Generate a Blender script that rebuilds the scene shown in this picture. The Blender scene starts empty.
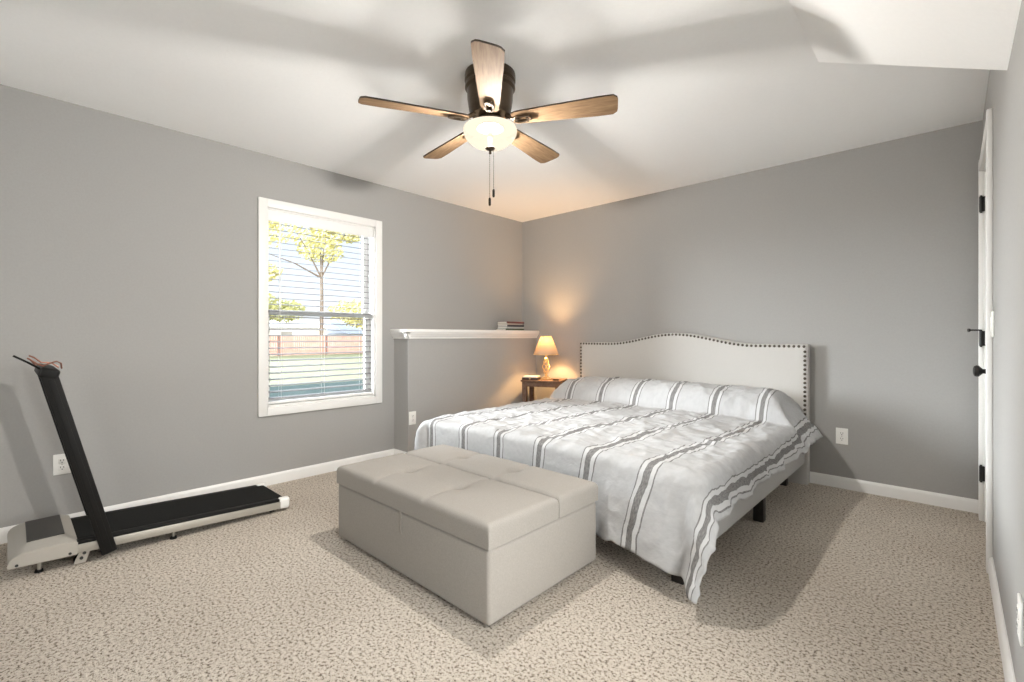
import bpy, bmesh, math, random
from mathutils import Vector, Matrix
random.seed(7)
sc = bpy.context.scene
C = sc.collection
PI = math.pi

# ------------------------------------------------------------------ camera, sky, sun, exposure
YAW = math.atan2(440, 470)
cd = bpy.data.cameras.new('camera'); cam = bpy.data.objects.new('camera', cd); C.objects.link(cam)
cam.location = (0, 0, 1.102); cam.rotation_euler = (PI/2, 0, YAW)
cd.sensor_width = 36; cd.lens = 470/1024*36; cd.shift_y = -5/1024; cd.clip_start = 0.01; cd.clip_end = 400
sc.camera = cam
sc.view_settings.view_transform = 'Standard'; sc.view_settings.look = 'None'
sc.view_settings.gamma = 1; sc.view_settings.use_curve_mapping = False
sc.view_settings.exposure = 1.3
try:
    sc.cycles.max_bounces = 12; sc.cycles.diffuse_bounces = 7; sc.cycles.transparent_max_bounces = 24
    sc.cycles.caustics_reflective = False; sc.cycles.caustics_refractive = False
    sc.cycles.sample_clamp_indirect = 6
except Exception:
    pass

FAN_W, FAN_C = 290, (1.0, 0.965, 0.91)
EAST_FILL = 2.7
LAMP_W, LAMP_C = 16, (1.0, 0.58, 0.25)

w = bpy.data.worlds.new('sky'); sc.world = w; w.use_nodes = True
nt = w.node_tree; nt.nodes.clear()
def wn(t, **k):
    n = nt.nodes.new(t)
    for a, b in k.items(): setattr(n, a, b)
    return n
tc = wn('ShaderNodeTexCoord'); sep = wn('ShaderNodeSeparateXYZ'); nt.links.new(tc.outputs['Generated'], sep.inputs[0])
ramp = wn('ShaderNodeValToRGB'); nt.links.new(sep.outputs[2], ramp.inputs[0])
cr = ramp.color_ramp
cr.elements[0].position = 0.0; cr.elements[0].color = (0.93, 0.96, 1.0, 1)
cr.elements[1].position = 0.20; cr.elements[1].color = (0.76, 0.86, 1.0, 1)
e = cr.elements.new(0.10); e.color = (0.84, 0.91, 1.0, 1)
# brightness climbs towards the zenith, as under thin bright cloud
sr = wn('ShaderNodeMapRange'); nt.links.new(sep.outputs[2], sr.inputs[0])
sr.inputs[1].default_value = 0.20; sr.inputs[2].default_value = 0.45; sr.inputs[3].default_value = 0.55; sr.inputs[4].default_value = 2.2
# and on the side behind the camera, a bright lobe added as fill for the room
dt = wn('ShaderNodeVectorMath', operation='DOT_PRODUCT'); nt.links.new(tc.outputs['Generated'], dt.inputs[0]); dt.inputs[1].default_value = (0.90, -0.43, 0)
lob = wn('ShaderNodeMapRange', interpolation_type='SMOOTHSTEP'); nt.links.new(dt.outputs['Value'], lob.inputs[0])
lob.inputs[1].default_value = 0.1; lob.inputs[2].default_value = 0.8; lob.inputs[3].default_value = 0.0; lob.inputs[4].default_value = EAST_FILL
ad = wn('ShaderNodeMath', operation='ADD'); nt.links.new(sr.outputs[0], ad.inputs[0]); nt.links.new(lob.outputs[0], ad.inputs[1])
wl = wn('ShaderNodeMapRange', interpolation_type='SMOOTHSTEP'); nt.links.new(dt.outputs['Value'], wl.inputs[0]); wl.inputs[1].default_value = 0.0; wl.inputs[2].default_value = 0.5
wm = wn('ShaderNodeMix', data_type='RGBA'); nt.links.new(wl.outputs[0], wm.inputs[0]); nt.links.new(ramp.outputs[0], wm.inputs[6]); wm.inputs[7].default_value = (1.0, 0.985, 0.96, 1)
bg = wn('ShaderNodeBackground'); nt.links.new(wm.outputs[2], bg.inputs[0]); nt.links.new(ad.outputs[0], bg.inputs[1])
wo = wn('ShaderNodeOutputWorld'); nt.links.new(bg.outputs[0], wo.inputs[0])

sl = bpy.data.lights.new('sun', 'SUN'); sl.energy = 21.0; sl.angle = math.radians(50); sl.color = (0.93, 0.97, 1.0)
so = bpy.data.objects.new('sun', sl); C.objects.link(so); so.location = (-12, -4, 6)
so.rotation_euler = Vector((0.85, 0.48, -0.12)).to_track_quat('-Z', 'Y').to_euler()

def portal(name, loc, rot, sx, sy):
    l = bpy.data.lights.new(name, 'AREA'); l.shape = 'RECTANGLE'; l.size = sx; l.size_y = sy
    l.cycles.is_portal = True
    o = bpy.data.objects.new(name, l); C.objects.link(o); o.location = loc; o.rotation_euler = rot
portal('window_portal', (-3.86, 1.74, 1.31), (0, -PI/2, 0), 1.5, 0.92)

# ------------------------------------------------------------------ materials
def mat(name, color=(.8, .8, .8), rough=.6, metal=0., spec=.5, **k):
    m = bpy.data.materials.new(name); m.use_nodes = True
    b = m.node_tree.nodes['Principled BSDF']
    b.inputs['Base Color'].default_value = (*color, 1); b.inputs['Roughness'].default_value = rough
    b.inputs['Metallic'].default_value = metal; b.inputs['Specular IOR Level'].default_value = spec
    return m
class NT:
    def __init__(s, m): s.m = m; s.t = m.node_tree; s.b = s.t.nodes['Principled BSDF']
    def n(s, t, **k):
        n = s.t.nodes.new(t)
        for a, v in k.items(): setattr(n, a, v)
        return n
    def l(s, a, b): s.t.links.new(a, b)
    def coord(s, kind='Object', scale=(1, 1, 1)):
        c = s.n('ShaderNodeTexCoord'); mp = s.n('ShaderNodeMapping'); s.l(c.outputs[kind], mp.inputs[0])
        mp.inputs['Scale'].default_value = scale; return mp.outputs[0]
    def noise(s, co, scale, detail=3, rough=.5):
        n = s.n('ShaderNodeTexNoise'); s.l(co, n.inputs['Vector']); n.inputs['Scale'].default_value = scale
        n.inputs['Detail'].default_value = detail; n.inputs['Roughness'].default_value = rough; return n.outputs['Fac']
    def ramp(s, f, stops):
        r = s.n('ShaderNodeValToRGB'); s.l(f, r.inputs[0]); cr = r.color_ramp
        cr.elements[0].position, cr.elements[0].color = stops[0][0], (*stops[0][1], 1)
        cr.elements[1].position, cr.elements[1].color = stops[-1][0], (*stops[-1][1], 1)
        for p, c in stops[1:-1]:
            e = cr.elements.new(p); e.color = (*c, 1)
        return r.outputs[0]
    def bump(s, f, strength=.3, dist=.01):
        b = s.n('ShaderNodeBump'); s.l(f, b.inputs['Height']); b.inputs['Strength'].default_value = strength
        b.inputs['Distance'].default_value = dist; s.l(b.outputs[0], s.b.inputs['Normal']); return b
    def math(s, op, a, b=None):
        n = s.n('ShaderNodeMath', operation=op)
        for i, v in enumerate((a, b)):
            if v is None: continue
            if isinstance(v, (int, float)): n.inputs[i].default_value = v
            else: s.l(v, n.inputs[i])
        return n.outputs[0]
    def mix(s, f, a, b):
        n = s.n('ShaderNodeMix', data_type='RGBA')
        s.l(f, n.inputs[0])
        for i, v in ((6, a), (7, b)):
            if isinstance(v, tuple): n.inputs[i].default_value = (*v, 1)
            else: s.l(v, n.inputs[i])
        return n.outputs[2]

def noisy(name, c1, c2, scale, rough=.7, bump=.2, dist=.004, detail=3, stretch=(1, 1, 1), metal=0., bscale=None, spec=.4):
    m = mat(name, c1, rough, metal, spec); k = NT(m); co = k.coord('Object', stretch)
    f = k.noise(co, scale, detail); k.l(k.ramp(f, [(.3, c1), (.7, c2)]), k.b.inputs['Base Color'])
    if bump: k.bump(k.noise(co, bscale or scale, detail), bump, dist)
    return m

M = {}
M['wall'] = noisy('wall_paint', (.35, .343, .33), (.365, .357, .344), 90, .85, .12, .003, bscale=140, spec=.2)
M['ceiling'] = noisy('ceiling_paint', (.93, .93, .925), (.945, .945, .94), 60, .9, .15, .004, bscale=90, spec=.2)
M['white'] = mat('white_trim_paint', (.80, .79, .77), .4)
M['plate'] = mat('white_plastic', (.84, .83, .80), .35)
M['slot'] = mat('dark_slot', (.02, .02, .02), .6)
M['black_metal'] = mat('black_hardware', (.012, .011, .010), .4, .3)
M['bronze'] = noisy('dark_bronze', (.085, .062, .042), (.11, .08, .055), 30, .32, 0, metal=.85)
M['bench'] = noisy('beige_linen', (.305, .282, .256), (.355, .332, .302), 320, .9, .35, .002, detail=2, spec=.15)
M['linen'] = noisy('cream_linen', (.47, .455, .43), (.52, .505, .48), 350, .9, .3, .002, detail=2, spec=.15)
M['rail'] = noisy('pale_grey_linen', (.40, .395, .385), (.46, .455, .445), 350, .9, .3, .002, detail=2, spec=.15)
M['black_wood'] = mat('black_wood', (.012, .009, .008), .45)
M['nail'] = mat('pewter_nail', (.10, .085, .07), .3, .9)
M['mattress'] = mat('white_ticking', (.75, .74, .72), .9)
M['black_rubber'] = noisy('black_belt', (.008, .008, .008), (.014, .014, .013), 220, .8, bump=.25, dist=.002, spec=.15)
M['black_plastic'] = mat('black_plastic', (.008, .0075, .007), .55, 0, .2)
M['slat'] = mat('slat_vinyl_shaded', (.235, .23, .23), .5, 0, .25)  # white slats; their backlit grey is put into this colour
M['display'] = mat('smoked_panel', (.028, .025, .022), .35)
M['silver'] = mat('silver_painted_metal', (.42, .395, .35), .4, .35)
M['silver_plastic'] = mat('silver_plastic', (.40, .375, .335), .45, .1)
M['copper'] = mat('copper_wire', (.30, .13, .09), .35, .6)
M['brass'] = mat('brushed_brass', (.78, .56, .28), .28, .9)
M['vinyl'] = mat('white_vinyl', (.82, .82, .81), .45)
M['trunk'] = noisy('bark', (.10, .075, .055), (.17, .13, .10), 8, .9, .3, .02)

def wood(name, c1, c2, c3, stretch):
    m = mat(name, c1, .8, 0, .12); k = NT(m); co = k.coord('Object', stretch)
    f = k.noise(co, 7, 6, .65)
    k.l(k.ramp(f, [(.28, c1), (.5, c2), (.72, c3)]), k.b.inputs['Base Color']); k.bump(f, .12, .002); return m
M['blade'] = wood('weathered_oak', (.13, .075, .04), (.21, .13, .072), (.28, .185, .105), (1.3, 14, 14))
M['blade_edge'] = mat('dark_blade_edge', (.05, .03, .02), .6)
M['table_wood'] = wood('dark_walnut', (.09, .055, .04), (.15, .095, .07), (.20, .13, .095), (3, 14, 3))

def carpet():
    m = mat('carpet_pile', (.4, .34, .27), .95, 0, .1); k = NT(m); co = k.coord('Object')
    f1 = k.noise(co, 85, 5, .68); f2 = k.noise(co, 1.3, 3, .5); f3 = k.noise(co, 210, 2, .5)
    h = k.math('ADD', k.math('MULTIPLY', f1, .75), k.math('MULTIPLY', f3, .25))
    c = k.ramp(h, [(.38, (.085, .062, .042)), (.43, (.30, .245, .19)), (.485, (.63, .56, .475)), (.62, (.78, .71, .63))])
    c2 = k.ramp(f2, [(.3, (.86, .85, .84)), (.7, (1, 1, 1))])
    mx = k.n('ShaderNodeMix', data_type='RGBA', blend_type='MULTIPLY'); mx.inputs[0].default_value = 1
    k.l(c, mx.inputs[6]); k.l(c2, mx.inputs[7]); k.l(mx.outputs[2], k.b.inputs['Base Color'])
    k.bump(h, .9, .02); return m
M['carpet'] = carpet()

def comforter_mat():
    m = mat('striped_cotton', (.8, .79, .77), .92, 0, .12); k = NT(m)
    uv = k.n('ShaderNodeUVMap'); s = k.n('ShaderNodeSeparateXYZ'); k.l(uv.outputs[0], s.inputs[0])
    nz = k.n('ShaderNodeTexNoise'); k.l(uv.outputs[0], nz.inputs['Vector']); nz.inputs['Scale'].default_value = 14
    u = k.math('ADD', s.outputs[0], k.math('MULTIPLY', k.math('SUBTRACT', nz.outputs['Fac'], .5), .008))
    P = .325
    q = k.math('DIVIDE', k.math('ADD', u, .67 + P/2 + P*20), P)
    d = k.math('ABSOLUTE', k.math('MULTIPLY', k.math('SUBTRACT', k.math('FRACT', q), .5), P))
    band = k.math('LESS_THAN', d, .0165)
    line = k.math('MULTIPLY', k.math('GREATER_THAN', d, .036), k.math('LESS_THAN', d, .043))
    rib = k.math('MULTIPLY', k.math('GREATER_THAN', d, .0165), k.math('LESS_THAN', d, .036))
    # woven streaks inside the dark bands
    wv = k.n('ShaderNodeTexNoise'); mp = k.n('ShaderNodeMapping'); k.l(uv.outputs[0], mp.inputs[0])
    mp.inputs['Scale'].default_value = (260, 60, 1); k.l(mp.outputs[0], wv.inputs['Vector']); wv.inputs['Scale'].default_value = 1
    dark = k.ramp(wv.outputs['Fac'], [(.3, (.13, .127, .125)), (.7, (.28, .273, .268))])
    wn_ = k.n('ShaderNodeTexNoise'); k.l(uv.outputs[0], wn_.inputs['Vector']); wn_.inputs['Scale'].default_value = 40
    base = k.ramp(wn_.outputs['Fac'], [(.3, (.43, .43, .433)), (.7, (.47, .47, .472))])
    c = k.mix(rib, base, (.54, .54, .54)); c = k.mix(band, c, dark); c = k.mix(line, c, dark)
    k.l(c, k.b.inputs['Base Color'])
    f = k.n('ShaderNodeTexNoise'); k.l(uv.outputs[0], f.inputs['Vector']); f.inputs['Scale'].default_value = 9; f.inputs['Detail'].default_value = 5
    k.bump(f.outputs['Fac'], .55, .02); return m
M['comforter'] = comforter_mat()

def emit_mix(name, color, strength, trans, tint=(1, 1, 1)):
    m = bpy.data.materials.new(name); m.use_nodes = True; t = m.node_tree; t.nodes.clear()
    e = t.nodes.new('ShaderNodeEmission'); e.inputs[0].default_value = (*color, 1); e.inputs[1].default_value = strength
    tr = t.nodes.new('ShaderNodeBsdfTransparent'); tr.inputs[0].default_value = (*tint, 1)
    mx = t.nodes.new('ShaderNodeMixShader'); mx.inputs[0].default_value = trans
    o = t.nodes.new('ShaderNodeOutputMaterial')
    t.links.new(e.outputs[0], mx.inputs[1]); t.links.new(tr.outputs[0], mx.inputs[2]); t.links.new(mx.outputs[0], o.inputs[0]); return m
M['bowl'] = emit_mix('lit_frosted_glass', (1, .85, .66), .48, .25)
M['lid'] = emit_mix('baffle_lid_glass', (1, .85, .66), .6, .13)  # for the lid added over the bowl to hold back upward light
def shade_mat():
    m = bpy.data.materials.new('lamp_shade_fabric'); m.use_nodes = True; t = m.node_tree; t.nodes.clear()
    tl = t.nodes.new('ShaderNodeBsdfTranslucent'); tl.inputs[0].default_value = (.036, .024, .0142, 1)
    df = t.nodes.new('ShaderNodeBsdfDiffuse'); df.inputs[0].default_value = (.85, .74, .58, 1)
    mx = t.nodes.new('ShaderNodeMixShader'); mx.inputs[0].default_value = .38
    o = t.nodes.new('ShaderNodeOutputMaterial')
    t.links.new(tl.outputs[0], mx.inputs[1]); t.links.new(df.outputs[0], mx.inputs[2]); t.links.new(mx.outputs[0], o.inputs[0]); return m
M['shade'] = shade_mat()
def glass_mat():
    m = bpy.data.materials.new('window_glass'); m.use_nodes = True; t = m.node_tree; t.nodes.clear()
    g = t.nodes.new('ShaderNodeBsdfGlossy'); g.inputs['Roughness'].default_value = .02
    tr = t.nodes.new('ShaderNodeBsdfTransparent'); tr.inputs[0].default_value = (.96, .97, .97, 1)
    f = t.nodes.new('ShaderNodeFresnel'); f.inputs[0].default_value = 1.3
    mx = t.nodes.new('ShaderNodeMixShader'); o = t.nodes.new('ShaderNodeOutputMaterial')
    t.links.new(f.outputs[0], mx.inputs[0]); t.links.new(tr.outputs[0], mx.inputs[1]); t.links.new(g.outputs[0], mx.inputs[2]); t.links.new(mx.outputs[0], o.inputs[0]); return m
M['glass'] = glass_mat()

# ------------------------------------------------------------------ mesh helpers
def add_box(bm, lo, hi, bevel=0, seg=2, mtx=None):
    r = bmesh.ops.create_cube(bm, size=1); vs = r['verts']
    for v in vs:
        v.co = Vector(((v.co.x+.5)*(hi[0]-lo[0])+lo[0], (v.co.y+.5)*(hi[1]-lo[1])+lo[1], (v.co.z+.5)*(hi[2]-lo[2])+lo[2]))
    es = list({e for v in vs for e in v.link_edges})
    allv = vs
    if bevel:
        r2 = bmesh.ops.bevel(bm, geom=es, offset=bevel, segments=seg, profile=.5, affect='EDGES', clamp_overlap=True)
        allv = list({v for f in r2['faces'] for v in f.verts} | {v for v in vs if v.is_valid})
    if mtx is not None:
        seen = set(); st = [v for v in allv if v.is_valid]
        while st:
            v = st.pop()
            if v in seen: continue
            seen.add(v); st += [e.other_vert(v) for e in v.link_edges]
        for v in seen: v.co = mtx @ v.co
def add_lathe(bm, prof, seg=32, center=(0, 0, 0), cap=False):
    rings = []
    for r, z in prof:
        if r < 1e-6: rings.append([bm.verts.new((center[0], center[1], center[2]+z))])
        else: rings.append([bm.verts.new((center[0]+r*math.cos(2*PI*i/seg), center[1]+r*math.sin(2*PI*i/seg), center[2]+z)) for i in range(seg)])
    for a, b in zip(rings, rings[1:]):
        for i in range(seg):
            j = (i+1) % seg
            if len(a) == 1 and len(b) == 1: continue
            if len(a) == 1: bm.faces.new((a[0], b[j], b[i]))
            elif len(b) == 1: bm.faces.new((a[i], a[j], b[0]))
            else: bm.faces.new((a[i], a[j], b[j], b[i]))
    if cap:
        for r in (rings[0], rings[-1]):
            if len(r) > 2: bm.faces.new(r)
def add_tube(bm, pts, rad, seg=8, cap=True):
    pts = [Vector(p) for p in pts]; rings = []
    rads = rad if isinstance(rad, (list, tuple)) else [rad]*len(pts)
    prev = None
    for i, p in enumerate(pts):
        d = (pts[min(i+1, len(pts)-1)] - pts[max(i-1, 0)]).normalized()
        if prev is None:
            a = d.orthogonal().normalized()
        else:
            a = (prev - d*prev.dot(d)).normalized()
        prev = a; b = d.cross(a)
        rings.append([bm.verts.new(p + rads[i]*(a*math.cos(2*PI*k/seg) + b*math.sin(2*PI*k/seg))) for k in range(seg)])
    for r, s in zip(rings, rings[1:]):
        for k in range(seg):
            bm.faces.new((r[k], r[(k+1) % seg], s[(k+1) % seg], s[k]))
    if cap: bm.faces.new(rings[0][::-1]); bm.faces.new(rings[-1])
def add_prism(bm, poly, axis, a, b):
    """extrude a 2D polygon along an axis; poly in the other two axes, in order"""
    def P(q, t):
        return {'x': (t, q[0], q[1]), 'y': (q[0], t, q[1]), 'z': (q[0], q[1], t)}[axis]
    A = [bm.verts.new(P(q, a)) for q in poly]; B = [bm.verts.new(P(q, b)) for q in poly]
    n = len(poly)
    bm.faces.new(A); bm.faces.new(B[::-1])
    for i in range(n): bm.faces.new((A[i], B[i], B[(i+1) % n], A[(i+1) % n]))
def link(name, bm, m, parent=None, loc=None, rot=None, smooth=35):
    bmesh.ops.recalc_face_normals(bm, faces=bm.faces[:])
    me = bpy.data.meshes.new(name); bm.to_mesh(me); bm.free()
    if m is not None: me.materials.append(m)
    if smooth:
        for p in me.polygons: p.use_smooth = True
        try: me.set_sharp_from_angle(angle=math.radians(smooth))
        except Exception: pass
    o = bpy.data.objects.new(name, me); C.objects.link(o)
    if parent is not None: o.parent = parent
    if loc is not None: o.location = loc
    if rot is not None: o.rotation_euler = rot
    return o
def boxes(name, m, lst, parent=None, bevel=0, loc=None, rot=None, seg=2):
    bm = bmesh.new()
    for lo, hi in lst: add_box(bm, lo, hi, bevel, seg)
    return link(name, bm, m, parent, loc, rot)
def thing(name, label, cat, loc=(0, 0, 0), rot=(0, 0, 0), group=None):
    o = bpy.data.objects.new(name, None); C.objects.link(o); o.location = loc; o.rotation_euler = rot
    o.empty_display_size = .1
    tag(o, label, cat, group); return o
def tag(o, label, cat, group=None):
    o['label'] = label; o['category'] = cat
    if group: o['group'] = group
def struct(o): o['kind'] = 'structure'; return o
def part_of(o, p): o.parent = p; return o

# ------------------------------------------------------------------ room shell
XL, XR, YB, YF, ZC = -3.69, 0.138, 4.12, -1.5, 2.44
WY0, WY1, WZ0, WZ1 = 1.295, 2.185, 0.575, 2.052          # window opening in the left wall
T = .15
struct(boxes('floor', M['carpet'], [((XL-T, YF-T, -.12), (XR+T, YB+T, 0))]))
struct(boxes('ceiling', M['ceiling'], [((XL-T, YF-T, ZC), (XR+T, YB+T, ZC+.15))]))
struct(boxes('wall_left', M['wall'], [((XL-T, YF-T, 0), (XL, WY0, ZC)), ((XL-T, WY1, 0), (XL, YB+T, ZC)),
       ((XL-T, WY0, 0), (XL, WY1, WZ0)), ((XL-T, WY0, WZ1), (XL, WY1, ZC))]))
struct(boxes('wall_back', M['wall'], [((XL, YB, 0), (XR, YB+T, ZC))]))
DY0, DY1, DZ = 3.165, 3.955, 2.085
GY0, GY1, GZ0, GZ1 = .22, 1.62, .02, 1.97                  # glazed door added in the right wall, out of view, for fill light
struct(boxes('wall_right', M['wall'], [((XR, YF-T, 0), (XR+T, GY0, ZC)), ((XR, GY0, GZ1), (XR+T, GY1, ZC)), ((XR, GY0, 0), (XR+T, GY1, GZ0)), ((XR, GY1, 0), (XR+T, DY0, ZC)),
       ((XR, DY1, 0), (XR+T, YB+T, ZC)), ((XR, DY0, DZ), (XR+T, DY1, ZC))]))
VX0, VX1, VZ0, VZ1 = -3.0, -1.8, .95, 2.15                  # wide window added behind the camera, out of view, for fill light
struct(boxes('wall_front', M['wall'], [((XL, YF-T, 0), (VX0, YF, ZC)), ((VX1, YF-T, 0), (XR, YF, ZC)), ((VX0, YF-T, 0), (VX1, YF, VZ0)), ((VX0, YF-T, VZ1), (VX1, YF, ZC))]))
portal('fill_window_portal', ((VX0+VX1)/2, YF-T-.02, (VZ0+VZ1)/2), (PI/2, 0, 0), VX1-VX0, VZ1-VZ0)
w2 = struct(bpy.data.objects.new('added_fill_window', None)); C.objects.link(w2); w2.location = ((VX0+VX1)/2, YF, VZ0)
hw = (VX1-VX0)/2; hz = VZ1-VZ0
boxes('window_frame', M['white'], [((-hw-.06, 0, -.06), (-hw, .018, hz+.06)), ((hw, 0, -.06), (hw+.06, .018, hz+.06)), ((-hw, 0, hz), (hw, .018, hz+.06)), ((-hw, 0, -.06), (hw, .018, 0)),
      ((-.03, -.11, 0), (.03, -.07, hz)), ((-hw, -.11, 0), (-hw+.04, -.07, hz)), ((hw-.04, -.11, 0), (hw, -.07, hz)), ((-hw, -.11, 0), (hw, -.07, .04)), ((-hw, -.11, hz-.04), (hw, -.07, hz))], w2)
boxes('pane', M['glass'], [((-hw+.04, -.092, .04), (hw-.04, -.088, hz-.04))], w2)
portal('fill_door_portal', (XR+T+.02, (GY0+GY1)/2, (GZ0+GZ1)/2), (0, PI/2, 0), GZ1-GZ0, GY1-GY0)
w2 = struct(bpy.data.objects.new('added_fill_door', None)); C.objects.link(w2); w2.location = (XR+.06, (GY0+GY1)/2, GZ0)
hw = (GY1-GY0)/2; hz = GZ1-GZ0
boxes('added_fill_door_frame', M['white'], [((0, -hw, 0), (.06, -hw+.05, hz)), ((0, hw-.05, 0), (.06, hw, hz)), ((0, -hw, hz-.05), (.06, hw, hz)), ((0, -hw, 0), (.06, hw, .06)), ((0, -.03, 0), (.06, .03, hz))], w2)
boxes('pane', M['glass'], [((.028, -hw+.05, .06), (.032, hw-.05, hz-.05))], w2)

# sloped stair soffit that folds down from the ceiling to the right wall
bm = bmesh.new()
A = [(-.475, 2.70, ZC), (XR, 2.335, ZC), (XR, 2.335, 2.012)]
B = [(-.475, YF, ZC), (XR, YF, ZC), (XR, YF, 2.012)]
va = [bm.verts.new(p) for p in A]; vb = [bm.verts.new(p) for p in B]
bm.faces.new(va); bm.faces.new(vb[::-1])
for i in range(3): bm.faces.new((va[i], vb[i], vb[(i+1) % 3], va[(i+1) % 3]))
struct(link('ceiling_soffit', bm, M['ceiling'], smooth=0))

# ledge bump-out along the left wall, with its moulded white cap
LX, LY, LZ = -3.475, 2.38, 1.10
struct(boxes('wall_ledge', M['wall'], [((XL, LY, 0), (LX, YB, LZ))]))
bm = bmesh.new()
add_box(bm, (XL, LY-.046, 1.133), (LX+.046, YB, 1.163), .006)
prof = [(0, 1.078), (.010, 1.078), (.014, 1.094), (.024, 1.102), (.030, 1.118), (.037, 1.124), (.037, 1.134), (0, 1.134)]
add_prism(bm, [(LX+a, b) for a, b in prof], 'y', LY-.037, YB)
add_prism(bm, [(LY-a, b) for a, b in prof], 'x', XL, LX+.037)
struct(link('trim_1', bm, M['white'], smooth=30))
def baseboard(name, segs):
    bm = bmesh.new()
    for (ax, fixed, sgn, a, b) in segs:
        pf = [(0, 0), (.015, 0), (.015, .062), (.011, .074), (.004, .082), (0, .082)]
        if ax == 'y': add_prism(bm, [(fixed+sgn*p, q) for p, q in pf], 'y', a, b)
        else: add_prism(bm, [(fixed+sgn*p, q) for p, q in pf], 'x', a, b)
    struct(link(name, bm, M['white'], smooth=25))
baseboard('baseboard_left', [('y', XL, 1, YF, LY), ('x', LY, -1, XL+.015, LX+.015), ('y', LX, 1, LY-.015, YB)])
baseboard('baseboard_back', [('x', YB, -1, LX+.015, XR)])
baseboard('baseboard_right', [('y', XR, -1, YF, GY0), ('y', XR, -1, GY1, DY0-.068), ('y', XR, -1, DY1+.068, YB-.015)])
baseboard('baseboard_front', [('x', YF, 1, XL+.015, XR-.015)])

# door in the right wall: casing, slab, hinges, knob
bm = bmesh.new()
for lo, hi in (((XR-.021, DY0-.066, 0), (XR, DY0+.004, DZ+.07)), ((XR-.021, DY1-.004, 0), (XR, DY1+.066, DZ+.07)), ((XR-.019, DY0+.004, DZ-.004), (XR, DY1-.004, DZ+.068)),
               ((XR, DY0, 0), (XR+.12, DY0+.012, DZ)), ((XR, DY1-.012, 0), (XR+.12, DY1, DZ)), ((XR, DY0, DZ-.012), (XR+.12, DY1, DZ))):
    add_box(bm, lo, hi, .004)
struct(link('trim_2', bm, M['white']))
dr = struct(bpy.data.objects.new('door_1', None)); C.objects.link(dr); dr.location = (XR, DY0, 0)
dw = DY1-DY0
bm = bmesh.new()
add_box(bm, (.006, .015, .008), (.041, dw-.015, DZ-.015), .002)
for z0, z1 in ((.2, .92), (1.05, 1.9)):                    # raised panels
    for y0, y1 in ((.11, dw/2-.04), (dw/2+.04, dw-.11)):
        add_box(bm, (.001, y0, z0), (.008, y1, z1), .004)
link('door_panel', bm, M['white'], dr)
for z in (.285, 1.088, 1.885):
    bm = bmesh.new(); add_tube(bm, [(-.012, dw-.012, z-.045), (-.012, dw-.012, z+.045)], .0085, 10)
    add_tube(bm, [(-.012, dw-.012, z-.052), (-.012, dw-.012, z+.052)], .0055, 8)
    add_box(bm, (-.012, dw-.016, z-.044), (.008, dw-.002, z+.044), .002)
    h = link('hinge', bm, M['black_metal'], dr); h['label'] = 'black hinge'
bm = bmesh.new()
add_tube(bm, [(-.012, dw-.012, 1.137), (-.06, dw-.03, 1.137)], .0045, 8); add_tube(bm, [(-.06, dw-.03, 1.137), (-.068, dw-.033, 1.137)], .010, 10)
h = link('door_stop', bm, M['black_metal'], dr); h['label'] = 'black hinge-pin door stop'
bm = bmesh.new()
add_lathe(bm, [(0, 0), (.033, 0), (.033, .006), (.026, .012), (.012, .014), (.011, .034), (.018, .040), (.027, .048), (.0285, .056), (.025, .064), (.014, .069), (0, .070)], 24)
bmesh.ops.rotate(bm, verts=bm.verts[:], cent=(0, 0, 0), matrix=Matrix.Rotation(-PI/2, 3, 'Y'))
h = link('door_knob', bm, M['black_metal'], dr, (.006, .075, .93)); h['label'] = 'round black door knob'

# ------------------------------------------------------------------ left window and its blind
w1 = struct(bpy.data.objects.new('window_1', None)); C.objects.link(w1); w1.location = (XL, (WY0+WY1)/2, WZ0)
hy = (WY1-WY0)/2; hz = WZ1-WZ0; cw = .062
bm = bmesh.new()
for lo, hi in (((0, -hy-cw, -cw), (.019, -hy, hz+cw)), ((0, hy, -cw), (.019, hy+cw, hz+cw)), ((0, -hy, hz), (.019, hy, hz+cw)), ((0, -hy, -cw), (.019, hy, 0))):
    add_box(bm, lo, hi, .003)
link('casing', bm, M['white'], w1)
boxes('jamb', M['white'], [((-T, -hy, 0), (0, -hy+.012, hz)), ((-T, hy-.012, 0), (0, hy, hz)), ((-T, -hy, hz-.012), (0, hy, hz)), ((-T, -hy, 0), (0, hy, .014))], w1)
mz = 1.283-WZ0
def sash(x, z0, z1, top):
    a, b = -hy+.012, hy-.012; f = .036
    s = boxes('sash', M['vinyl'], [((x, a, z0), (x+.03, a+f, z1)), ((x, b-f, z0), (x+.03, b, z1)), ((x, a+f, z0), (x+.03, b-f, z0+f)), ((x, a+f, z1-f), (x+.03, b-f, z1))], w1)
    boxes('pane', M['glass'], [((x+.013, a+f, z0+f), (x+.016, b-f, z1-f))], s)
sash(-.145, mz-.02, hz-.012, True); sash(-.112, .014, mz+.02, False)
bl = thing('window_blind', 'white horizontal slatted blind hung open inside the left window frame', 'blind', (XL-.045, (WY0+WY1)/2, WZ0+.016))
bm = bmesh.new(); bh = hz-.03
add_box(bm, (-.028, -hy+.016, bh-.05), (.022, hy-.016, bh+.0), .003)
add_box(bm, (.022, -hy+.014, bh-.078), (.034, hy-.014, bh+.004), .003)
link('headrail', bm, M['vinyl'], bl)
bm = bmesh.new(); n = 29; zt = bh-.085; zb = .045
for i in range(n):
    z = zb+(zt-zb)*i/(n-1); W = .024; tilt = math.radians(-9); pts = []
    for k in range(5):
        x = -W+2*W*k/4; pts.append((x*math.cos(tilt), z+.0022*(1-(x/W)**2)+x*math.sin(tilt)))
    poly = pts + [(a, b-.0026) for a, b in reversed(pts)]
    add_prism(bm, poly, 'y', -hy+.018, hy-.018)
link('slat_panel', bm, M['slat'], bl)
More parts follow.
